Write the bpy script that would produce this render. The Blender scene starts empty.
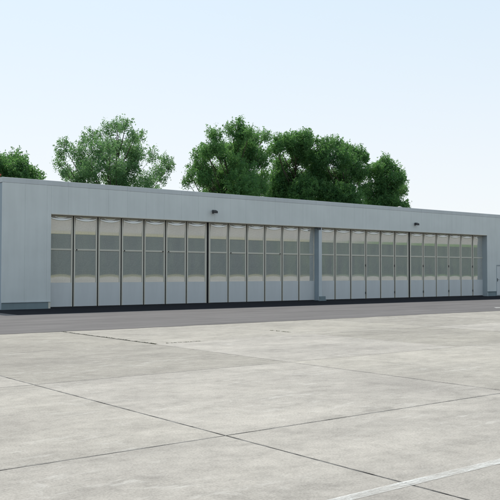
import bpy, bmesh, math, random
from mathutils import Vector, Matrix
random.seed(7)
sc = bpy.context.scene
COL = sc.collection
R = math.radians

# ---------------------------------------------------------------- helpers
A = 0.9007                                   # direction of the hangar front
DV = Vector((math.sin(A), math.cos(A), 0))   # along the front
NV = Vector((-math.cos(A), math.sin(A), 0))  # away from the viewer
ROT = math.atan2(DV.y, DV.x)
FRONT = 33.118                               # distance of the front plane
S0 = 12.97                                   # left end of the front
def W(s, n, z=0.0): return DV * s + NV * n + Vector((0, 0, z))

def link(o, parent=None):
    COL.objects.link(o)
    if parent is not None: o.parent = parent
    return o
def tag(o, label=None, cat=None, group=None, kind=None):
    if label: o['label'] = label
    if cat: o['category'] = cat
    if group: o['group'] = group
    if kind: o['kind'] = kind
    return o
def empty(name, loc, rz=0.0):
    o = bpy.data.objects.new(name, None); o.empty_display_size = .3
    o.location = loc; o.rotation_euler = (0, 0, rz)
    return link(o)
def finish(name, bm, mat, parent=None, smooth=False, bevel=0.0, seg=2, loc=None):
    bmesh.ops.recalc_face_normals(bm, faces=bm.faces)
    me = bpy.data.meshes.new(name); bm.to_mesh(me); bm.free()
    for m in (mat if isinstance(mat, (list, tuple)) else [mat]): me.materials.append(m)
    if smooth:
        for p in me.polygons: p.use_smooth = True
    o = bpy.data.objects.new(name, me); link(o, parent)
    if loc is not None: o.location = loc
    if bevel:
        md = o.modifiers.new('bevel', 'BEVEL'); md.width = bevel; md.segments = seg
        md.limit_method = 'ANGLE'; md.angle_limit = R(40)
    return o
def box(bm, x0, x1, y0, y1, z0, z1):
    r = bmesh.ops.create_cube(bm, size=1)['verts']
    for v in r:
        v.co = Vector((x0 + (v.co.x + .5) * (x1 - x0), y0 + (v.co.y + .5) * (y1 - y0), z0 + (v.co.z + .5) * (z1 - z0)))
    return r
def tube(bm, pts, rads, seg=8, cap=True):
    rings = []
    n = len(pts)
    for i, p in enumerate(pts):
        t = (pts[min(i + 1, n - 1)] - pts[max(i - 1, 0)]).normalized()
        u = t.orthogonal().normalized(); w = t.cross(u)
        rings.append([bm.verts.new(p + (u * math.cos(2 * math.pi * k / seg) + w * math.sin(2 * math.pi * k / seg)) * rads[i]) for k in range(seg)])
    for a, b in zip(rings, rings[1:]):
        # align the rings so that the tube does not twist
        off = min(range(seg), key=lambda k: (a[0].co - b[k].co).length)
        for k in range(seg):
            bm.faces.new((a[k], a[(k + 1) % seg], b[(k + 1 + off) % seg], b[(k + off) % seg]))
    if cap:
        bm.faces.new(rings[0][::-1]); bm.faces.new(rings[-1])

# ---------------------------------------------------------------- materials
def mat(name):
    m = bpy.data.materials.new(name); m.use_nodes = True
    nt = m.node_tree; nt.nodes.clear()
    out = nt.nodes.new('ShaderNodeOutputMaterial')
    return m, nt, out
def node(nt, t, **kw):
    n = nt.nodes.new(t)
    for k, v in kw.items():
        if k in n.inputs: n.inputs[k].default_value = v
        else: setattr(n, k, v)
    return n
def noise(nt, vec, scale, detail=4, rough=.55):
    n = node(nt, 'ShaderNodeTexNoise'); n.inputs['Scale'].default_value = scale
    n.inputs['Detail'].default_value = detail; n.inputs['Roughness'].default_value = rough
    if vec is not None: nt.links.new(vec, n.inputs['Vector'])
    return n.outputs['Fac']
def ramp(nt, fac, stops):
    r = node(nt, 'ShaderNodeValToRGB'); els = r.color_ramp.elements
    while len(els) < len(stops): els.new(.5)
    for e, (p, c) in zip(els, stops):
        e.position = p; e.color = (c, c, c, 1) if not isinstance(c, tuple) else (*c, 1)
    nt.links.new(fac, r.inputs[0]); return r.outputs[0]
def mapping(nt, scale=(1, 1, 1), rot=(0, 0, 0), coord='Object'):
    tc = node(nt, 'ShaderNodeTexCoord'); mp = node(nt, 'ShaderNodeMapping')
    mp.inputs['Scale'].default_value = scale; mp.inputs['Rotation'].default_value = rot
    nt.links.new(tc.outputs[coord], mp.inputs['Vector']); return mp.outputs['Vector']
def mixc(nt, fac, a, b, mode='MIX'):
    m = node(nt, 'ShaderNodeMix'); m.data_type = 'RGBA'; m.blend_type = mode
    for sock, v in ((m.inputs[0], fac), (m.inputs[6], a), (m.inputs[7], b)):
        if hasattr(v, 'links') or hasattr(v, 'is_linked'): nt.links.new(v, sock)
        else: sock.default_value = v if not isinstance(v, tuple) else (*v, 1)
    return m.outputs[2]
def principled(nt, out, color=None, rough=.6, metal=0.0, bump=None, bump_str=.2, dist=.01, spec=.5):
    p = node(nt, 'ShaderNodeBsdfPrincipled')
    p.inputs['Roughness'].default_value = rough; p.inputs['Metallic'].default_value = metal
    p.inputs['Specular IOR Level'].default_value = spec
    if color is not None:
        if isinstance(color, tuple): p.inputs['Base Color'].default_value = (*color, 1)
        else: nt.links.new(color, p.inputs['Base Color'])
    if bump is not None:
        b = node(nt, 'ShaderNodeBump'); b.inputs['Strength'].default_value = bump_str; b.inputs['Distance'].default_value = dist
        nt.links.new(bump, b.inputs['Height']); nt.links.new(b.outputs[0], p.inputs['Normal'])
    nt.links.new(p.outputs[0], out.inputs[0]); return p

def paint(name, c, var=.06, rough=.5, streak=True, spec=.4):
    m, nt, out = mat(name)
    v1 = mapping(nt, (.5, .5, .5)); f1 = noise(nt, v1, 1.3, 5)
    v2 = mapping(nt, (5, 5, .35)); f2 = noise(nt, v2, 1.0, 4)
    lo = tuple(x * (1 - var) for x in c); hi = tuple(min(1, x * (1 + var)) for x in c)
    col = ramp(nt, f1, [(.3, lo), (.7, hi)])
    if streak:
        s = ramp(nt, f2, [(.35, .9), (.6, 1.0)])
        col = mixc(nt, .4, col, s, 'MULTIPLY')
    principled(nt, out, col, rough, spec=spec)
    return m

M = {}
M['cladding'] = paint('grey_blue_cladding', (.615, .655, .652), .05, .55)
M['coping'] = paint('coping_metal', (.52, .555, .57), .06, .5)
M['plinth'] = paint('plinth_paint', (.20, .26, .28), .12, .7)
M['lip'] = paint('pale_trim', (.62, .68, .70), .05, .5)
M['stile'] = paint('pale_frame', (.62, .60, .52), .06, .5)
M['kick'] = paint('door_sheet', (.60, .63, .64), .04, .5)
M['jamb'] = paint('jamb_paint', (.36, .42, .45), .05, .6)
M['post'] = paint('post_paint', (.29, .36, .41), .05, .55)
M['postface'] = paint('post_face_paint', (.55, .60, .62), .05, .55)
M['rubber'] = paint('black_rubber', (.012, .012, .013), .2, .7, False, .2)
M['iron'] = paint('dark_iron', (.03, .032, .036), .2, .5, False)
M['roof'] = paint('roof_felt', (.16, .16, .165), .2, .9)
M['brick'] = paint('red_brown', (.30, .09, .045), .2, .8)
M['galv'] = paint('galvanised', (.30, .31, .32), .1, .5)
M['door'] = paint('side_door_paint', (.60, .635, .645), .05, .5)
m, nt, out = mat('lamp_glass'); principled(nt, out, (.16, .17, .18), .12); M['lampglass'] = m

# reflecting solar film on the door lights
m, nt, out = mat('filmed_glazing')
v = mapping(nt, (1, 1, 1)); f = noise(nt, v, 38, 3, .6); f2 = noise(nt, v, 2.2, 4)
col = ramp(nt, f2, [(.3, (.43, .455, .445)), (.7, (.49, .50, .475))])
fm = noise(nt, v, 17, 4, .65); col = mixc(nt, .9, col, ramp(nt, fm, [(.32, .89), (.68, 1.10)]), 'MULTIPLY')
b = node(nt, 'ShaderNodeBump'); b.inputs['Strength'].default_value = .02; b.inputs['Distance'].default_value = .01
nt.links.new(f, b.inputs['Height'])
df = node(nt, 'ShaderNodeBsdfDiffuse'); nt.links.new(col, df.inputs['Color'])
gl = node(nt, 'ShaderNodeBsdfGlossy'); gl.inputs['Color'].default_value = (.94, .93, .90, 1); gl.inputs['Roughness'].default_value = .045
nt.links.new(b.outputs[0], gl.inputs['Normal'])
mx = node(nt, 'ShaderNodeMixShader'); mx.inputs[0].default_value = .37
nt.links.new(df.outputs[0], mx.inputs[1]); nt.links.new(gl.outputs[0], mx.inputs[2]); nt.links.new(mx.outputs[0], out.inputs[0])
M['glass'] = m

# concrete
m, nt, out = mat('worn_concrete')
vo = mapping(nt)
big = noise(nt, mapping(nt, (.16, .28, 1)), 1.6, 6, .6)
mid = noise(nt, mapping(nt, (.9, 1.4, 1)), 1.3, 8, .66)
wv = node(nt, 'ShaderNodeTexNoise'); wv.inputs['Scale'].default_value = 1.7; wv.inputs['Detail'].default_value = 3; nt.links.new(vo, wv.inputs['Vector'])
warp = node(nt, 'ShaderNodeMixRGB'); warp.blend_type = 'ADD'; warp.inputs[0].default_value = .35
nt.links.new(vo, warp.inputs[1]); nt.links.new(wv.outputs['Color'], warp.inputs[2])
def warped(scale, rot):
    mp = node(nt, 'ShaderNodeMapping'); mp.inputs['Scale'].default_value = scale; mp.inputs['Rotation'].default_value = (0, 0, R(rot))
    nt.links.new(warp.outputs[0], mp.inputs[0]); return mp.outputs[0]
blot = noise(nt, vo, 6.0, 6, .7)
fine = noise(nt, vo, 48, 5, .75)
spk = noise(nt, vo, 150, 2, .6)
c1 = ramp(nt, big, [(.30, (.350, .326, .294)), (.50, (.411, .384, .344)), (.72, (.477, .445, .396))])
c2 = mixc(nt, .85, c1, ramp(nt, mid, [(.28, .74), (.5, .98), (.72, 1.14)]), 'MULTIPLY')
c3 = mixc(nt, .8, c2, ramp(nt, blot, [(.30, .80), (.5, 1.0), (.70, 1.12)]), 'MULTIPLY')
c4 = mixc(nt, .8, c3, ramp(nt, fine, [(.30, .68), (.5, 1.0), (.70, 1.20)]), 'MULTIPLY')
c5 = mixc(nt, .5, c4, ramp(nt, spk, [(.30, .5), (.42, 1.0)]), 'MULTIPLY')
at = node(nt, 'ShaderNodeAttribute'); at.attribute_name = 'tone'
c6 = mixc(nt, 1.0, c5, at.outputs['Color'], 'MULTIPLY')
# pale scrapes and trowel scars
sc1 = noise(nt, warped((1.0, 4.2, 1), -14), 1.7, 8, .74)
sc2 = noise(nt, warped((4.0, 1.3, 1), 8), 1.5, 8, .74)
msk = noise(nt, mapping(nt, (.5, .6, 1)), 1.0, 3)
scar = node(nt, 'ShaderNodeMath', operation='MULTIPLY'); both = node(nt, 'ShaderNodeMath', operation='MAXIMUM')
nt.links.new(ramp(nt, sc1, [(.55, 0.0), (.66, .55)]), both.inputs[0]); nt.links.new(ramp(nt, sc2, [(.58, 0.0), (.68, .45)]), both.inputs[1])
nt.links.new(both.outputs[0], scar.inputs[0]); nt.links.new(ramp(nt, msk, [(.42, .06), (.64, 1.0)]), scar.inputs[1])
c7 = mixc(nt, scar.outputs[0], c6, (.62, .60, .555))
# dark scuffs and stains
st = noise(nt, warped((.5, 1.0, 1), 12), 1.6, 9, .72)
c8 = mixc(nt, .75, c7, ramp(nt, st, [(.30, .70), (.43, 1.0)]), 'MULTIPLY')
principled(nt, out, c8, .85, bump=fine, bump_str=.25, dist=.006, spec=.25)
M['concrete'] = m

m, nt, out = mat('joint_filler')
at = node(nt, 'ShaderNodeAttribute'); at.attribute_name = 'tone'
f = noise(nt, mapping(nt, (1.3, 1.3, 1)), 1.6, 6, .7)
cj = mixc(nt, ramp(nt, f, [(.40, 0.0), (.64, .8)]), at.outputs['Color'], (.32, .315, .30))
principled(nt, out, cj, .9, spec=.2)
M['joint'] = m

m, nt, out = mat('old_asphalt')
vo = mapping(nt)
a1 = noise(nt, mapping(nt, (.12, .7, 1)), 1.5, 6, .6); a2 = noise(nt, vo, 70, 4, .7); a3 = noise(nt, mapping(nt, (.6, .6, 1)), 1.4, 5)
ca = ramp(nt, a1, [(.3, (.118, .112, .112)), (.7, (.180, .170, .168))])
ca = mixc(nt, .6, ca, ramp(nt, a2, [(.3, .7), (.7, 1.2)]), 'MULTIPLY')
ca = mixc(nt, .5, ca, ramp(nt, a3, [(.3, .82), (.7, 1.1)]), 'MULTIPLY')
principled(nt, out, ca, .88, bump=a2, bump_str=.3, dist=.006, spec=.25)
M['asphalt'] = m

m, nt, out = mat('shadow_asphalt')  # near-black ground colour, carries the depth of the hangar's shadow
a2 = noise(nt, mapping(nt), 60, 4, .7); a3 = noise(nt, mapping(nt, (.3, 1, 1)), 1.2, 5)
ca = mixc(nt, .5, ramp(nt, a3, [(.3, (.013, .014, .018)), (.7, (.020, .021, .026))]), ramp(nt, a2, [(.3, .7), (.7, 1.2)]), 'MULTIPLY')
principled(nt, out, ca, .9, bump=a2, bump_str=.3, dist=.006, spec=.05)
M['shadow_ground'] = m

m, nt, out = mat('worn_line_paint')
v = mapping(nt, (.5, 2.0, 1)); f = noise(nt, v, 2.4, 9, .78); fl = noise(nt, mapping(nt), 45, 4, .7)
k = node(nt, 'ShaderNodeMath', operation='MULTIPLY')
nt.links.new(ramp(nt, f, [(.33, 0.08), (.58, .92)]), k.inputs[0]); nt.links.new(ramp(nt, fl, [(.35, .55), (.55, 1.0)]), k.inputs[1])
p = node(nt, 'ShaderNodeBsdfPrincipled'); p.inputs['Base Color'].default_value = (.74, .74, .71, 1); p.inputs['Roughness'].default_value = .8
tr = node(nt, 'ShaderNodeBsdfTransparent'); mx = node(nt, 'ShaderNodeMixShader')
nt.links.new(k.outputs[0], mx.inputs[0]); nt.links.new(tr.outputs[0], mx.inputs[1]); nt.links.new(p.outputs[0], mx.inputs[2]); nt.links.new(mx.outputs[0], out.inputs[0])
M['linepaint'] = m

def field_mat(name, lo, hi):
    m, nt, out = mat(name)
    f = noise(nt, mapping(nt, (.05, .2, 1)), 1.5, 6, .65); g = noise(nt, mapping(nt), 4, 4, .7)
    c = mixc(nt, .6, ramp(nt, f, [(.3, lo), (.7, hi)]), ramp(nt, g, [(.3, .7), (.7, 1.2)]), 'MULTIPLY')
    principled(nt, out, c, .95, bump=g, bump_str=.6, dist=.08, spec=.1); return m
M['grass'] = field_mat('field_grass', (.07, .11, .03), (.13, .17, .05))
M['lawn'] = field_mat('lawn_grass', (.10, .19, .035), (.16, .27, .06))
M['meadow'] = field_mat('dry_meadow', (.46, .40, .07), (.60, .52, .10))

def leaf_mat(name, dark, light, trans):
    m, nt, out = mat(name)
    at = node(nt, 'ShaderNodeAttribute'); at.attribute_name = 'tone'
    ge = node(nt, 'ShaderNodeSeparateColor'); nt.links.new(at.outputs['Color'], ge.inputs[0])
    c = ramp(nt, ge.outputs[0], [(0, dark), (1, light)])
    df = node(nt, 'ShaderNodeBsdfPrincipled'); df.inputs['Roughness'].default_value = .5; df.inputs['Specular IOR Level'].default_value = .35
    nt.links.new(c, df.inputs['Base Color'])
    t = node(nt, 'ShaderNodeBsdfTranslucent'); tc = mixc(nt, .75, c, (trans[0], trans[1], trans[2]))
    nt.links.new(tc, t.inputs['Color'])
    mx = node(nt, 'ShaderNodeMixShader'); mx.inputs[0].default_value = .45
    nt.links.new(df.outputs[0], mx.inputs[1]); nt.links.new(t.outputs[0], mx.inputs[2]); nt.links.new(mx.outputs[0], out.inputs[0]); return m
M['leaf_pale'] = leaf_mat('pale_poplar_leaf', (.042, .132, .062), (.190, .325, .150), (.30, .56, .19))
M['leaf_mid'] = leaf_mat('poplar_leaf', (.024, .100, .048), (.155, .295, .105), (.26, .55, .13))
M['leaf_dark'] = leaf_mat('dark_leaf', (.022, .090, .044), (.130, .260, .090), (.23, .50, .12))
m, nt, out = mat('bark')
f = noise(nt, mapping(nt, (4, 4, .7)), 3, 6, .7)
principled(nt, out, ramp(nt, f, [(.3, (.045, .036, .028)), (.7, (.13, .11, .09))]), .9, bump=f, bump_str=.6, dist=.03, spec=.2); M['bark'] = m
M['wood'] = leaf_mat('far_wood_leaf', (.055, .085, .082), (.15, .23, .065), (.15, .25, .10))
M['weed'] = leaf_mat('weed_leaf', (.03, .035, .018), (.06, .07, .03), (.08, .1, .03))

# ---------------------------------------------------------------- ground
def setting(o, label=None): o['kind'] = 'structure'; return o
def rotated(o): o.rotation_euler = (0, 0, ROT); return o

bm = bmesh.new(); g = 1500
bmesh.ops.create_grid(bm, x_segments=30, y_segments=30, size=g)
setting(rotated(finish('ground', bm, M['grass'], loc=(0, 0, -.06))))

bm = bmesh.new()
vs = [bm.verts.new((x, y, .012)) for x, y in ((-30, -74), (116, -74), (116, -51), (-30, -51))]; bm.faces.new(vs)
setting(rotated(finish('meadow', bm, M['meadow'])))
bm = bmesh.new()
vs = [bm.verts.new((x, y, .012)) for x, y in ((116, -69), (340, -69), (340, -26), (116, -26))]; bm.faces.new(vs)
setting(rotated(finish('lawn', bm, M['lawn'])))

# concrete slabs, every joint a real gap
CJ = [4.79 + 4.80 * k for k in range(-16, 33)]
RJ = [15.545 - 4.56 * k for k in range(14, -1, -1)] + [20.6]
EDGE_W = {4.79: .012}
def jw_s(i): return .0095 if abs(CJ[i] - 4.79) < .01 else (.0075 if abs(CJ[i] - 9.59) < .01 else .0065)
def jw_n(i):
    v = RJ[i]
    if abs(v - 6.425) < .02: return .010
    if abs(v - 10.985) < .02: return .0065
    return .0075
bm = bmesh.new(); tone = bm.loops.layers.color.new('tone')
rnd = random.Random(3)
for i in range(len(CJ) - 1):
    for j in range(len(RJ) - 1):
        x0, x1 = CJ[i] + jw_s(i), CJ[i + 1] - jw_s(i + 1); y0, y1 = RJ[j] + jw_n(j), RJ[j + 1] - jw_n(j + 1)
        dz = rnd.uniform(-.0008, .0008); t = 1 + rnd.uniform(-.10, .06)
        near = -6 < x0 < 30 and y0 > -2
        c = .020 if near else .010
        def rough_edge(a, b, n, axis, const):
            pts = []
            for k in range(n):
                s_ = a + (b - a) * k / n; off = rnd.uniform(-.001, .006) if (near and 0 < k) else 0
                pts.append((s_, off))
            return pts
        outer = []
        n = 48 if near else 1
        for s_, o_ in rough_edge(x0, x1, n, 0, y0): outer.append((s_, y0 + o_, 0, 1))
        for s_, o_ in rough_edge(y0, y1, n, 1, x1): outer.append((x1 - o_, s_, -1, 0))
        for s_, o_ in rough_edge(x1, x0, n, 0, y1): outer.append((s_, y1 - o_, 0, -1))
        for s_, o_ in rough_edge(y1, y0, n, 1, x0): outer.append((x0 + o_, s_, 1, 0))
        N = len(outer)
        vb = [bm.verts.new((a, b_, -.028)) for a, b_, _, _ in outer]
        ve = [bm.verts.new((a, b_, dz - .003)) for a, b_, _, _ in outer]
        vt = []
        for q, (a, b_, nx, ny) in enumerate(outer):
            cx = min(max(a, x0 + c), x1 - c); cy = min(max(b_, y0 + c), y1 - c)
            if q % n: cx += nx * .0; cy += ny * .0
            vt.append(bm.verts.new((cx, cy, dz)))
        fs = [bm.faces.new(vt)]
        for q in range(N):
            fs.append(bm.faces.new((ve[q], ve[(q + 1) % N], vt[(q + 1) % N], vt[q])))
            fs.append(bm.faces.new((vb[q], vb[(q + 1) % N], ve[(q + 1) % N], ve[q])))
        for q, f_ in enumerate(fs):
            e_ = t * (1.27 if q % 2 == 1 else (1 if q == 0 else .5))          # worn, paler arrises
            for l in f_.loops: l[tone] = (e_, e_, e_ * .99, 1)
setting(rotated(finish('concrete_apron', bm, M['concrete'])))

bm = bmesh.new(); tone = bm.loops.layers.color.new('tone')
def strip(x0, x1, y0, y1, z, t):
    f_ = bm.faces.new([bm.verts.new(p) for p in ((x0, y0, z), (x1, y0, z), (x1, y1, z), (x0, y1, z))])
    for l in f_.loops: l[tone] = (t, t, t * 1.05, 1)
for x in CJ:
    d_ = .07 if abs(x - 4.79) < .01 else (.09 if abs(x - 9.59) < .01 else .13)
    strip(x - .02, x + .02, RJ[0], 20.6, -.0041, d_)
strip(9.59 - .010, 9.59 + .022, 15.55, 20.2, .0055, .05)
for y in RJ[:-1]:
    d_ = .07 if abs(y - 6.425) < .02 else (.15 if abs(y - 10.985) < .02 else .13)
    strip(CJ[0], CJ[-1], y - .02, y + .02, -.0046, d_)
setting(rotated(finish('joint_filler', bm, M['joint'])))

# asphalt lane between the slabs and the hangar, with a wavering edge
def sheet(name, x0, x1, yf, y1, z, material, step=.5, amp=.05, seed=1):
    r_ = random.Random(seed); bm = bmesh.new(); prev = None; x = x0; w = 0
    while x <= x1 + 1e-6:
        w = w * .8 + r_.uniform(-1, 1) * amp * .6
        a = bm.verts.new((x, yf + w, z)); b_ = bm.verts.new((x, y1, z))
        if prev: bm.faces.new((prev[0], a, b_, prev[1]))
        prev = (a, b_); x += step
    return setting(rotated(finish(name, bm, material)))
sheet('asphalt_lane', -70, 150, 20.19, 60, .006, M['asphalt'], .3, .11, 5)
sheet('shadow_strip', S0 - 1.0, 92, 28.95, FRONT + .45, .010, M['shadow_ground'], .4, .03, 9)  # painted shade: dark strip under the hangar's cast shadow, to deepen it

bm = bmesh.new()
vs = [bm.verts.new(p) for p in ((3.3, 4.055, .004), (60, 4.035, .004), (60, 4.155, .004), (3.3, 4.165, .004))]; bm.faces.new(vs)
setting(rotated(finish('painted_line', bm, M['linepaint'])))
bm = bmesh.new()
vs = [bm.verts.new(p) for p in ((31.35, 21.75, .0105), (31.95, 21.80, .0105), (32.6, 22.3, .0105), (31.95, 22.28, .0105))]; bm.faces.new(vs)
setting(rotated(finish('painted_dash', bm, M['linepaint'])))

# weeds in the joints
bm = bmesh.new(); tone = bm.loops.layers.color.new('tone'); r_ = random.Random(11)
def noise_gap(n): return math.sin(n * 7.3) + math.sin(n * 17.1 + 1) > 1.0
def tuft(s, n, h, spread, cnt):
    for _ in range(cnt):
        a = r_.uniform(0, 6.28); b0 = Vector((s + r_.gauss(0, spread), n + r_.gauss(0, .012), -.005))
        tip = b0 + Vector((math.cos(a) * h * .6, math.sin(a) * h * .6, h * r_.uniform(.4, 1)))
        side = Vector((-math.sin(a), math.cos(a), 0)) * .006
        f_ = bm.faces.new([bm.verts.new(p) for p in (b0 - side, b0 + side, tip + side * .3, tip - side * .3)])
        t = r_.random()
        for l in f_.loops: l[tone] = (t, t, t, 1)
for k in range(420):                         # along the second cross joint
    n = 15.5 + 4.65 * r_.random() ** 1.2
    if noise_gap(n): continue
    tuft(9.62 + r_.gauss(0, .012), n, r_.uniform(.008, .022), .015, 5)
for c_, w_, m_ in ((9.92, .04, 8), (10.10, .05, 10), (10.24, .02, 4), (10.42, .04, 9), (10.52, .03, 6), (10.70, .05, 9), (10.78, .02, 5)):
    for q in range(m_): tuft(c_ + r_.gauss(0, w_), 15.50 + r_.gauss(0, .015), r_.uniform(.008, .028), .015, 5)
for k in range(60):
    tuft(14.35 + r_.gauss(0, .015), 16.4 + .8 * r_.random(), r_.uniform(.008, .026), .02, 5)
o = rotated(finish('joint_weeds', bm, M['weed'])); tag(o, 'low dark weeds sprouting in the far slab joints', 'weeds', None, 'stuff')

# ---------------------------------------------------------------- hangar
hg = empty('hangar', W(S0, FRONT), ROT)
tag(hg, 'long low grey hangar with a row of glazed folding doors', 'hangar')
def X(s): return s - S0
S_END = 88.0
ZT, Z_LIP, ZB, Z_DOOR = 5.60, 5.38, .335, 4.155
LJ, RJAMB = 15.165, 46.765
REC = .38
# cladding: vertical sheets with narrow seams, made as one skin
bm = bmesh.new()
def clad(s0, s1, z0, z1, y0=0.0):
    # split at sheet seams every 0.99 m, 1.0 m off the left end
    k = 0; cuts = [s0]
    x = S0 + 1.0
    while x < s1:
        if x > s0 + .02: cuts.append(x)
        x += 1.0
    cuts.append(s1)
    for a, b_ in zip(cuts, cuts[1:]):
        if b_ - a > .03: box(bm, X(a) + .0012, X(b_) - .0012, y0, y0 + .05, z0, z1)
clad(S0, LJ, ZB, Z_LIP)
clad(LJ, RJAMB, Z_DOOR, Z_LIP)
DS0, DS1, DZ = 47.80, 48.75, 2.10
clad(RJAMB, DS0, ZB, Z_LIP)
clad(DS0, DS1, DZ + .04, Z_LIP)
clad(DS1, S_END, ZB, Z_LIP)
finish('cladding', bm, M['cladding'], hg, bevel=.0025, seg=1)
# shell behind the skin: backing walls, ends, rear
bm = bmesh.new()
box(bm, X(S0) + .01, X(LJ) - .002, .052, .25, 0, Z_LIP - .01)
box(bm, X(LJ), X(RJAMB), .052, .25, Z_DOOR + .003, Z_LIP - .01)
box(bm, X(RJAMB) + .002, X(S_END), .052, .25, 0, Z_LIP - .01)
box(bm, X(S0) + .01, X(S0) + .25, .252, 20, 0, Z_LIP - .01)
box(bm, X(S_END) - .25, X(S_END), .252, 20, 0, Z_LIP - .01)
box(bm, X(S0) + .01, X(S_END), 20.002, 20.25, 0, Z_LIP - .01)
finish('wall', bm, M['post'], hg)
bm = bmesh.new()
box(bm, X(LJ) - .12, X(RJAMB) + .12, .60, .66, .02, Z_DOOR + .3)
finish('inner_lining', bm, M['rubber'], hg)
bm = bmesh.new(); box(bm, X(S0) + .26, X(S_END) - .26, .26, 19.99, 5.0, 5.2)
finish('roof', bm, M['roof'], hg)
bm = bmesh.new()
x = S0 - .02
while x < S_END:
    x2 = min(x + 3.0, S_END + .02)
    box(bm, X(x) + .001, X(x2) - .001, -.008, .27, Z_LIP + .002, ZT); x = x2
box(bm, X(S0) - .02, X(S0) + .27, .275, 20.27, Z_LIP + .002, ZT); box(bm, X(S_END) - .27, X(S_END) + .02, .275, 20.27, Z_LIP + .002, ZT)
box(bm, X(S0) + .273, X(S_END) - .273, 20.0, 20.27, Z_LIP + .002, ZT)
finish('coping', bm, M['coping'], hg, bevel=.012)
# drip rail under the cap is a slim shadowed step: plinths
for a, b_ in ((S0 + .005, LJ - .004), (RJAMB + .004, DS0 - .05), (DS1 + .05, S_END)):
    bm = bmesh.new(); box(bm, X(a), X(b_), .010, .050, .0, .300)
    pl = finish('plinth', bm, M['plinth'], hg, bevel=.006)
    bm = bmesh.new(); box(bm, X(a), X(b_), -.028, .048, .303, .330)
    finish('plinth_lip', bm, M['lip'] if a < 20 else M['plinth'], pl, bevel=.004)
# jambs and head of the door bay
bm = bmesh.new(); box(bm, X(LJ) - .10, X(LJ), .003, REC + .2, .02, Z_DOOR)
finish('jamb', bm, M['stile'], hg, bevel=.004)
bm = bmesh.new(); box(bm, X(RJAMB), X(RJAMB) + .10, .003, REC + .2, .02, Z_DOOR)
finish('jamb', bm, M['jamb'], hg, bevel=.004)
bm = bmesh.new(); box(bm, X(LJ) + .003, X(RJAMB) - .003, -.012, .05, Z_DOOR - .030, Z_DOOR - .002)
finish('door_head', bm, M['stile'], hg, bevel=.004)
bm = bmesh.new(); box(bm, X(LJ) + .003, X(RJAMB) - .003, .06, REC + .18, Z_DOOR - .034, Z_DOOR - .003)
finish('door_track', bm, M['stile'], hg)
bm = bmesh.new(); box(bm, X(LJ) + .003, X(RJAMB) - .003, REC - .04, REC + .12, .012, .035)
finish('floor_rail', bm, M['iron'], hg)

# ---- folding door leaves
BAR = 2.61; PZ0 = 1.13; PZ1 = 4.075; LZ0, LZ1 = .055, 4.115
ST = .072                                     # stile width
def pane_mesh(w, z0, z1, upper):
    """filmed sheet, bowed by its edges: built as a real curved surface from its slope profile"""
    nu, nv = 22, 60
    bm = bmesh.new(); H_ = z1 - z0
    def ss(a, b_, x_):
        t = min(1, max(0, (x_ - a) / (b_ - a))); return t * t * (3 - 2 * t)
    def slope(u, v):                          # dh/dz, h towards the viewer; negative leans back
        e = 1 - (2 * u - 1) ** 2
        if upper:
            t = -.012 + .020 * v
            t += ss(.42, .47, v) * .050 + ss(.54, .62, v) * .016 + ss(.62, .86, v) * .012
            top = .955 - .070 * e
            t -= ss(top - .022, top + .01, v) * .22
            t += ss(top + .075, top + .095, v) * .20
            return t
        t = -.004 + .0 * v
        lo = .105 + .055 * e
        t += (1 - ss(lo + .10, lo + .13, v)) * .0075 + (1 - ss(lo, lo + .025, v)) * .013 + (1 - ss(0, lo, v)) * .012
        return t
    grid = []
    for i in range(nu + 1):
        u = i / nu; h = 0; colv = []
        hs = [0]
        for j in range(nv):
            hs.append(hs[-1] + slope(u, (j + .5) / nv) * H_ / nv)
        base = hs[0] if not upper else hs[0]
        for j in range(nv + 1):
            v = j / nv
            e = 1 - (2 * u - 1) ** 4
            colv.append(bm.verts.new(((u - .5) * w, -(hs[j] - base) - .004 * e, z0 + v * H_)))
        grid.append(colv)
    for i in range(nu):
        for j in range(nv):
            bm.faces.new((grid[i][j], grid[i + 1][j], grid[i + 1][j + 1], grid[i][j + 1]))
    return bm

class Kind:
    pass
def make_leaf(wid):
    """one leaf, origin at its foot in the middle, front towards -y"""
    w = wid - .056; hw = w / 2; k = Kind(); k.w = wid
    root = empty('x', (0, 0, 0)); bpy.data.objects.remove(root)
    bm = bmesh.new()
    box(bm, -hw, -hw + ST, 0, .06, LZ0, LZ1); box(bm, hw - ST, hw, 0, .06, LZ0, LZ1)
    box(bm, -hw + ST + .001, hw - ST - .001, .001, .06, PZ1, LZ1 - .001)
    lf = finish('door_leaf', bm, M['stile'], None, bevel=.006)
    bm = bmesh.new(); box(bm, -hw + ST + .002, hw - ST - .002, -.004, .055, BAR - .036, BAR + .036)
    bar = finish('crossbar', bm, M['stile'], lf, bevel=.006)
    bm = bmesh.new(); box(bm, -hw + ST * .55, hw - ST * .55, -.006, -.001, LZ0 + .01, PZ0 - .002)
    box(bm, -hw + ST + .002, hw - ST - .002, 0, .05, LZ0 + .002, PZ0 - .004)
    kp = finish('kick_panel', bm, M['kick'], lf, bevel=.003)
    pw = w - 2 * ST - .004
    up = finish('glass_pane', pane_mesh(pw, BAR + .038, PZ1 - .002, True), M['glass'], lf, smooth=True); up.location = (0, .022, 0)
    lo = finish('glass_pane', pane_mesh(pw, PZ0, BAR - .038, False), M['glass'], lf, smooth=True); lo.location = (0, .022, 0)
    return lf
def dup(o, parent):
    c = o.copy(); link(c, parent)
    for ch in list(o.children):
        d_ = ch.copy(); link(d_, c)
    return c
r_ = random.Random(21)
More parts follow.
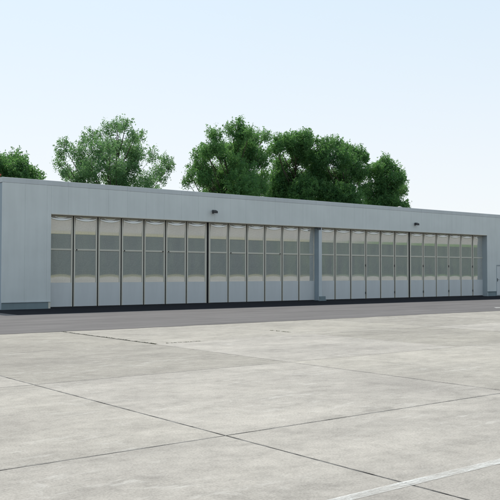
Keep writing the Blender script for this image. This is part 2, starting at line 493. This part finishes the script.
def bay(first, s_start, wid, n, extra_at, end=None):
    for k in range(n):
        off = .14 if k >= extra_at else 0
        s_mid = s_start + wid * (k + .5) + off
        lf = first if k == 0 else dup(first, hg)
        lf.parent = hg
        lf.location = (X(s_mid), REC, 0)
        lf.rotation_euler = (R(r_.gauss(0, .06)), 0, R(r_.gauss(0, .35)))
        yield k, lf, s_mid
def seal(s, w=.078):
    bm = bmesh.new(); box(bm, -w / 2, w / 2, 0, .05, .05, LZ1 + .02)
    finish('rubber_seal', bm, M['rubber'], hg, loc=(X(s), REC + .012, 0))
def meeting(s):
    for a, b_ in ((-.112, -.064), (.064, .112)):
        bm = bmesh.new(); box(bm, a, b_, -.004, .05, LZ0, LZ1)
        finish('meeting_strip', bm, M['stile'], hg, bevel=.004, loc=(X(s), REC + .004, 0))
def hinge(lf, x, z):
    bm = bmesh.new()
    tube(bm, [Vector((x, -.022, z - .075)), Vector((x, -.022, z + .075))], [.018, .018], 10)
    box(bm, x - .04, x + .04, -.012, -.002, z - .06, z + .06)
    finish('hinge', bm, M['iron'], lf, bevel=.002)
def knob(lf, x, z):
    bm = bmesh.new()
    box(bm, x - .02, x + .02, -.014, -.002, z - .03, z + .03)
    tube(bm, [Vector((x, -.01, z)), Vector((x, -.055, z))], [.014, .014], 10)
    tube(bm, [Vector((x, -.05, z)), Vector((x, -.06, z)), Vector((x, -.075, z))], [.014, .02, .014], 10)
    finish('handle', bm, M['iron'], lf)
WL, WR = 1.222, 1.276
SL, SR = 15.19, 31.50
leafL = make_leaf(WL); 
allL = list(bay(leafL, SL, WL, 13, 7))
leafR = make_leaf(WR)
allR = list(bay(leafR, SR, WR, 12, 6))
for k, lf, s in allL:
    if k in (1, 3, 5, 8): knob(lf, -WL / 2 + .16, BAR)
    if k in (4, 10): knob(lf, WL / 2 - .16, BAR)
    if k in (2, 6, 9, 11):
        for z in (.62, 2.15): hinge(lf, WL / 2 - .001, z) if False else None
for k, lf, s in allR:
    if k in (2, 4, 6, 8, 10):
        for z in (.40, 2.02): hinge(lf, WR / 2 - .02, z)
for k in range(1, 13):
    off = .14 if k >= 8 else (.07 if k == 7 else 0)
    seal(SL + WL * k + off, .125 if k == 7 else .054)
    if k == 7: meeting(SL + WL * k + off)
for k in range(1, 12):
    off = .14 if k >= 7 else (.07 if k == 6 else 0)
    seal(SR + WR * k + off, .125 if k == 6 else .054)
    if k == 6: meeting(SR + WR * k + off)

# ---- post between the two bays: a steel channel with top bracket and foot
bm = bmesh.new(); box(bm, X(31.165), X(31.385), .03, REC + .10, .03, Z_DOOR - .05)
po = finish('door_post', bm, M['post'], hg, bevel=.008)
bm = bmesh.new(); box(bm, X(31.165) + .004, X(31.385) + .012, .012, .028, .03, Z_DOOR - .05)
finish('face_plate', bm, M['postface'], po, bevel=.004)
bm = bmesh.new(); box(bm, X(31.02), X(31.30), -.03, .01, Z_DOOR - .16, Z_DOOR - .05)
finish('bracket', bm, M['iron'], po, bevel=.006)
bm = bmesh.new(); box(bm, X(31.18), X(31.62), -.06, .01, .05, .27)
box(bm, X(31.14), X(31.66), -.08, .02, .012, .05)
finish('foot', bm, M['plinth'], po, bevel=.008)

# ---- side door at the right
bm = bmesh.new(); box(bm, X(DS0) + .06, X(DS1) - .06, .012, .05, .06, DZ - .03)
sd = finish('side_door', bm, M['door'], hg, bevel=.005)
bm = bmesh.new()
box(bm, X(DS0) + .004, X(DS0) + .055, -.012, .05, .02, DZ + .036); box(bm, X(DS1) - .055, X(DS1) - .004, -.012, .05, .02, DZ + .036)
box(bm, X(DS0) + .057, X(DS1) - .057, -.012, .05, DZ - .02, DZ + .036)
finish('door_frame', bm, M['jamb'], sd, bevel=.005)
bm = bmesh.new()
box(bm, X(DS0) + .10, X(DS0) + .16, .0, .011, 1.0, 1.22)
tube(bm, [Vector((X(DS0) + .13, .01, 1.12)), Vector((X(DS0) + .13, -.06, 1.12)), Vector((X(DS0) + .26, -.06, 1.12))], [.014, .014, .012], 8)
finish('handle', bm, M['iron'], sd)

# ---- floodlights on the wall
def floodlight(s, z, label, tilt):
    t = empty('floodlight', W(s, FRONT, z), ROT); tag(t, label, 'floodlight', 'floodlights above the folding doors')
    bm = bmesh.new(); box(bm, -.05, .05, -.022, 0, -.07, .07)
    tube(bm, [Vector((0, -.02, 0)), Vector((0, -.16, .03))], [.018, .018], 8)
    finish('bracket', bm, M['iron'], t, bevel=.003)
    bm = bmesh.new(); vs = box(bm, -.12, .12, -.25, -.10, -.02, .11)
    for v_ in vs:
        if v_.co.y < -.2: v_.co.x *= 1.12; v_.co.z = v_.co.z * .9 - .055
    h = finish('housing', bm, M['iron'], t, bevel=.02)
    bm = bmesh.new(); vs = box(bm, -.11, .11, -.235, -.11, -.034, -.024)
    for v_ in vs: v_.co.z += -.05 * ((-.10 - v_.co.y) / .2)
    finish('lens', bm, M['lampglass'], h, bevel=.003)
    for x_ in (-.09, .09):
        bm = bmesh.new(); tube(bm, [Vector((x_, -.10, .10)), Vector((x_, -.015, .06))], [.011, .011], 6)
        finish('arm', bm, M['galv'], t)
floodlight(23.86, 4.63, 'small dark floodlight on the wall above the left half of the doors', 0)
floodlight(39.33, 4.60, 'small dark floodlight on the wall right of the door post', 0)

# ---- things on the roof
t = empty('roof_vent', W(39.75, FRONT + 1.6, 5.2), ROT); tag(t, 'small grey vent cap poking above the roof edge', 'vent')
bm = bmesh.new(); tube(bm, [Vector((0, 0, 0)), Vector((0, 0, .50))], [.09, .09], 14); finish('pipe', bm, M['galv'], t)
bm = bmesh.new(); tube(bm, [Vector((0, 0, .44)), Vector((0, 0, .47)), Vector((0, 0, .60)), Vector((0, 0, .65))], [.12, .17, .15, .05], 14); finish('cap', bm, M['galv'], t, smooth=False)
t = empty('chimney', W(13.14, FRONT + 1.2, 5.14), ROT); tag(t, 'small reddish brown chimney stub peeking over the far left roof corner', 'chimney')
bm = bmesh.new(); box(bm, -.30, .12, -.2, .2, 0, .62); finish('stack', bm, M['brick'], t, bevel=.01)
bm = bmesh.new(); box(bm, -.33, .15, -.23, .23, .622, .70); finish('cap', bm, M['brick'], t, bevel=.01)

# ---------------------------------------------------------------- trees
F_PX = 811.19; PITCH = .02756
def from_px(px, py, n_dist):
    """where the sight line through a spot of the photograph meets the row of trees behind the hangar"""
    x = (px - 250) / F_PX; zc = -(py - 250) / F_PX
    ray = Vector((x, math.cos(PITCH) - zc * math.sin(PITCH), math.sin(PITCH) + zc * math.cos(PITCH)))
    return ray * (n_dist / ray.dot(NV)) + Vector((0, 0, 1.6)), (n_dist / ray.dot(NV)) / F_PX
def tree(lobes, cx, n_dist, mt, label, dens, seed, lean, leaf, kind='poplar_tree', cat='tree', gapy=1.0):
    r_ = random.Random(seed)
    c0, m_px = from_px(cx, 200, n_dist)
    root = empty(kind, (c0.x, c0.y, 0)); tag(root, label, cat)
    rgt = Vector((1, 0, 0)); fwd = Vector((0, 1, 0))
    P = []
    half = max(abs(l[0] - cx) for l in lobes) * m_px
    for (px, py, rr) in lobes:
        p, _ = from_px(px, py, n_dist)
        p = Vector((p.x - c0.x, p.y - c0.y, p.z)); rad = rr * m_px * .93; p.z -= .12
        room = math.sqrt(max(.15, 1 - min(1, abs(px - cx) * m_px / (half + .01)) ** 2)) * half * .8
        p.y += r_.uniform(-room, room)
        P.append((p, rad))
    ztop = max(p.z + r for p, r in P)
    for k in range(int(len(lobes) * (2.6 if dens > .7 else 1.0))):   # inner sprays between the outer ones
        (pa, ra), (pb, rb) = r_.sample(P[:len(lobes)], 2); q_ = pa.lerp(pb, r_.uniform(.3, .7)); q_.y -= r_.uniform(0, half * .6)
        if (pa - pb).length < half * 1.2: P.append((q_ - Vector((0, 0, .25)), min(ra, rb) * .95))
    # fill: lower crown below the roof line and behind
    zl = min(p.z for p, r in P)
    for k in range(15):
        a = r_.uniform(0, 6.28); d_ = half * math.sqrt(r_.random()) * .8
        P.append((Vector((math.cos(a) * d_, math.sin(a) * d_, r_.uniform(max(3.2, zl - 3.0), zl + .3))), r_.uniform(1.0, 1.6)))
    # wood
    bm = bmesh.new()
    axis = [Vector((0, 0, -.05)), Vector((.08, .05, ztop * .2)), Vector((-.05, -.05, ztop * .42)), Vector((lean * .4, .05, ztop * .66)), Vector((lean, 0, ztop * .9))]
    tube(bm, axis, [.28, .23, .17, .10, .03], 10)
    finish('trunk', bm, M['bark'], root, smooth=True)
    bm = bmesh.new()
    def on_axis(z):
        for a, b_ in zip(axis, axis[1:]):
            if a.z <= z <= b_.z: return a.lerp(b_, (z - a.z) / (b_.z - a.z))
        return axis[-1]
    for p, rad in P:
        hz = math.hypot(p.x, p.y)
        s_ = on_axis(max(2.0, min(ztop * .8, p.z - hz * .9 - .8)))
        mid = s_.lerp(p, .5) + Vector((r_.gauss(0, .15), r_.gauss(0, .15), r_.uniform(-.3, .1)))
        tube(bm, [s_, mid, p, p + Vector((r_.gauss(0, .2), r_.gauss(0, .2), rad * .8))], [.06, .042, .024, .008], 6)
        for q in range(5):
            a = Vector((r_.gauss(0, 1), r_.gauss(0, 1), r_.gauss(.5, .8))).normalized()
            tube(bm, [p, p + a * rad * .5 + Vector((0, 0, .05)), p + a * rad * .95], [.016, .010, .004], 4)
    finish('limbs', bm, M['bark'], root, smooth=True)
    # crown: sprays of leaves
    verts = []; faces = []; tones = []
    for p, rad in P:
        nsp = max(8, int(dens * rad * rad * 118.0))
        for q in range(nsp):
            dv = Vector((r_.gauss(0, 1), r_.gauss(0, 1), r_.gauss(0, 1))).normalized()
            rr = rad * (r_.random() ** .42)
            c = p + Vector((dv.x * rr, dv.y * rr, dv.z * rr * .95))
            # spray direction: outward and upward
            ax = (dv * .55 + Vector((lean * .35 + r_.gauss(0, .25), r_.gauss(0, .3), .75 + r_.gauss(0, .25)))).normalized()
            L = r_.uniform(.40, 1.15); tt = r_.random()
            for e in range(r_.randint(24, 36)):
                t = r_.random()
                off = Vector((r_.gauss(0, 1), r_.gauss(0, 1), r_.gauss(0, .8))) * (.165 * (1.2 - t * .95))
                c2 = c + ax * (L * (t - .4)) + off
                sz = leaf * .78 * r_.uniform(.6, 1.25)
                nrm = Vector((r_.gauss(0, 1), r_.gauss(0, 1), r_.gauss(.35, .9))).normalized()
                u = nrm.orthogonal().normalized(); u = (Matrix.Rotation(r_.uniform(0, 6.28), 3, nrm) @ u); w_ = nrm.cross(u)
                i0 = len(verts)
                verts += [c2 - u * sz, c2 + w_ * sz * .5 + nrm * sz * .12, c2 + u * sz * 1.1, c2 - w_ * sz * .5 + nrm * sz * .12]
                faces.append((i0, i0 + 1, i0 + 2, i0 + 3)); tones.append(min(1, max(0, tt ** 1.7 * .85 + r_.random() * .25)))
    me = bpy.data.meshes.new('crown'); me.from_pydata(verts, [], faces)
    at = me.color_attributes.new('tone', 'FLOAT_COLOR', 'CORNER')
    buf = []
    for t in tones: buf += [t, t, t, 1] * 4
    at.data.foreach_set('color', buf)
    me.materials.append(mt); me.update()
    link(bpy.data.objects.new('crown', me), root)
    return root
TN = 60.0
T0 = [(-10, 160, 14), (4, 161, 10), (14, 158, 10), (22, 166, 10), (8, 175, 11), (29, 173, 9), (37, 177, 7), (-16, 175, 14), (18, 180, 11)]
T1 = [(54, 160, 6), (62, 170, 8), (71, 150, 8), (66, 158, 6), (80, 163, 11), (77, 141, 6), (90, 133, 10), (97, 152, 13), (106, 128, 9), (116, 124, 8), (118, 146, 14), (130, 130, 8), (138, 138, 8), (136, 156, 12), (151, 152, 8), (153, 166, 9), (164, 158, 9), (168, 168, 7), (160, 178, 9), (130, 174, 12), (100, 174, 12), (116, 168, 12), (144, 180, 10), (80, 180, 8)]
T2 = [(188, 181, 6), (195, 166, 8), (197, 156, 5), (203, 178, 10), (204, 151, 8), (215, 138, 8), (217, 152, 10), (218, 168, 13), (232, 133, 9), (240, 128, 7), (236, 152, 14), (230, 178, 12), (247, 140, 9), (250, 160, 12), (257, 135, 7), (264, 139, 6), (262, 152, 8), (261, 172, 10), (246, 182, 10), (241, 145, 8), (226, 146, 8), (236, 166, 9)]
T3 = [(276, 150, 9), (277, 141, 5), (285, 141, 7), (293, 141, 7), (303, 139, 8), (300, 156, 13), (282, 164, 12), (292, 178, 12), (276, 180, 9), (310, 142, 7), (314, 160, 12), (309, 182, 11), (318, 178, 10)]
T4 = [(325, 144, 9), (335, 142, 8), (345, 147, 8), (352, 150, 7), (360, 152, 7), (366, 158, 5), (340, 161, 13), (354, 167, 11), (330, 176, 12), (347, 183, 11), (361, 176, 7), (322, 160, 9), (318, 188, 9), (324, 192, 9), (332, 196, 9), (345, 197, 9)]
T5 = [(371, 171, 8), (379, 164, 7), (386, 160, 6), (390, 168, 7), (397, 174, 6), (402, 183, 5), (384, 178, 10), (372, 187, 9), (395, 190, 7), (384, 195, 9), (402, 193, 4), (362, 188, 6), (395, 203, 5)]
tree(T0, 5, TN - 3, M['leaf_dark'], 'dark leafy tree at the far left, cut off by the edge of the photo', 1.0, 1, .3, .105)
tree(T1, 113, TN, M['leaf_pale'], 'wide airy pale green tree standing alone with sky through its crown', .50, 2, .4, .10)
tree(T2, 232, TN, M['leaf_mid'], 'tallest green tree, pointed tips leaning right, just left of the dense pair', .78, 3, .5, .105)
tree(T3, 293, TN + 2, M['leaf_mid'], 'dense green tree in the middle of the right-hand clump', 1.0, 4, .4, .11)
tree(T4, 343, TN, M['leaf_dark'], 'dense dark rounded tree beside the small end tree of the clump', 1.0, 5, .4, .11)
tree(T5, 384, TN, M['leaf_mid'], 'smallest rightmost tree, loose crown sloping down to the roof', .8, 6, .3, .115)

# ---------------------------------------------------------------- what the glazing mirrors: a wood beyond the field behind the viewer
verts = []; faces = []; tones = []; r_ = random.Random(77)
def clump(c, rad, n, sz, t0):
    for _ in range(n):
        dv = Vector((r_.gauss(0, 1), r_.gauss(0, 1), r_.gauss(0, 1))).normalized()
        p = c + dv * rad * (r_.random() ** .35)
        if p.z < .05: p.z = .05 + r_.random()
        nr = (dv + Vector((r_.gauss(0, .5), r_.gauss(0, .5), .4))).normalized(); u = nr.orthogonal().normalized(); w_ = nr.cross(u)
        s_ = sz * r_.uniform(.6, 1.3); i0 = len(verts)
        verts.extend([p - u * s_, p + w_ * s_ * .7, p + u * s_, p - w_ * s_ * .7]); faces.append((i0, i0 + 1, i0 + 2, i0 + 3)); tones.append(min(1, max(0, t0 + r_.uniform(-.25, .25))))
for s in range(-20, 330, 4):
    far = s < 118
    if not far and s < 165:
        for k in range(4): clump(W(s + r_.uniform(-2, 2), -106 + r_.uniform(-4, 4), 15 * (k + .5) / 4), 3.8, 150, .9, .22)
    if 70 < s < 170:
        for k in range(4): clump(W(s + r_.uniform(-2, 2), -114 + r_.uniform(-2, 2), 17 * (k + .5) / 4), 4.2, 170, 1.0, .22)
    n = (-104 if far else -74) + r_.uniform(-5, 5); hgt = (17 if far else 14) + r_.uniform(-1.5, 2)
    for k in range(5):
        z = hgt * (k + .5) / 5
        clump(W(s + r_.uniform(-2, 2), n + r_.uniform(-1, 1), z), 3.9 - .2 * k, 230, .9, .22 if far else .62)
me = bpy.data.meshes.new('distant_wood'); me.from_pydata(verts, [], faces)
at = me.color_attributes.new('tone', 'FLOAT_COLOR', 'CORNER'); buf = []
for t in tones: buf += [t, t, t, 1] * 4
at.data.foreach_set('color', buf); me.materials.append(M['wood']); me.update()
o = link(bpy.data.objects.new('distant_wood', me)); tag(o, 'green wood across the field, mirrored in the door glazing', 'wood', None, 'stuff')

# ---------------------------------------------------------------- light, sky, camera
EL = R(50.2); AZX, AZY = -.328, .945          # sun behind the hangar, a little to the left
hd = Vector((AZX, AZY, 0)).normalized()
sd_ = Vector((hd.x * math.cos(EL), hd.y * math.cos(EL), math.sin(EL)))
L = bpy.data.lights.new('sun', 'SUN'); L.energy = 3.35; L.angle = R(.53); L.color = (1, .935, .84)
so = bpy.data.objects.new('sun', L); link(so); so.rotation_euler = (-sd_).to_track_quat('-Z', 'Y').to_euler(); so.location = (0, 0, 40)

wd = bpy.data.worlds.new('World'); sc.world = wd; wd.use_nodes = True
nt = wd.node_tree; nt.nodes.clear()
sky = nt.nodes.new('ShaderNodeTexSky'); sky.sky_type = 'NISHITA'; sky.sun_disc = False
sky.sun_elevation = EL; sky.sun_rotation = math.atan2(hd.x, hd.y)
sky.altitude = 150; sky.air_density = 1.0; sky.dust_density = 1.5; sky.ozone_density = 2.0
bg = nt.nodes.new('ShaderNodeBackground'); bg.inputs['Strength'].default_value = .12
ow = nt.nodes.new('ShaderNodeOutputWorld')
tcw = nt.nodes.new('ShaderNodeTexCoord'); sx = nt.nodes.new('ShaderNodeSeparateXYZ'); nt.links.new(tcw.outputs['Generated'], sx.inputs[0])
haze_c = ramp(nt, sx.outputs[2], [(0.0, (7.95/9, 8.2/9, 8.35/9)), (.14, (7.5/9, 7.95/9, 8.3/9)), (.32, (6.6/9, 7.68/9, 8.4/9)), (1.0, (5.2/9, 6.4/9, 7.4/9))])
haze_c = mixc(nt, 1.0, haze_c, (9.0, 9.0, 9.0), 'MULTIPLY')
haze_f = ramp(nt, sx.outputs[2], [(0.0, .92), (.35, .80), (1.0, .70)])
veil = mixc(nt, haze_f, sky.outputs[0], haze_c)           # summer haze, thickest at the horizon
nt.links.new(veil, bg.inputs[0]); nt.links.new(bg.outputs[0], ow.inputs[0])

cam = bpy.data.cameras.new('camera'); cam.sensor_width = 36; cam.sensor_fit = 'HORIZONTAL'
cam.lens = 36 * F_PX / 500; cam.clip_end = 4000; cam.clip_start = .1
co = bpy.data.objects.new('camera', cam); link(co)
co.matrix_world = Matrix.Translation((0, 0, 1.6)) @ Matrix.Rotation(R(90) + PITCH, 4, 'X') @ Matrix.Rotation(.0015, 4, 'Z')
sc.camera = co
sc.render.engine = 'CYCLES'
sc.view_settings.view_transform = 'Standard'; sc.view_settings.look = 'None'
sc.view_settings.gamma = 1; sc.view_settings.exposure = 0.0; sc.view_settings.use_curve_mapping = False
sc.render.resolution_x = 1024; sc.render.resolution_y = 1024
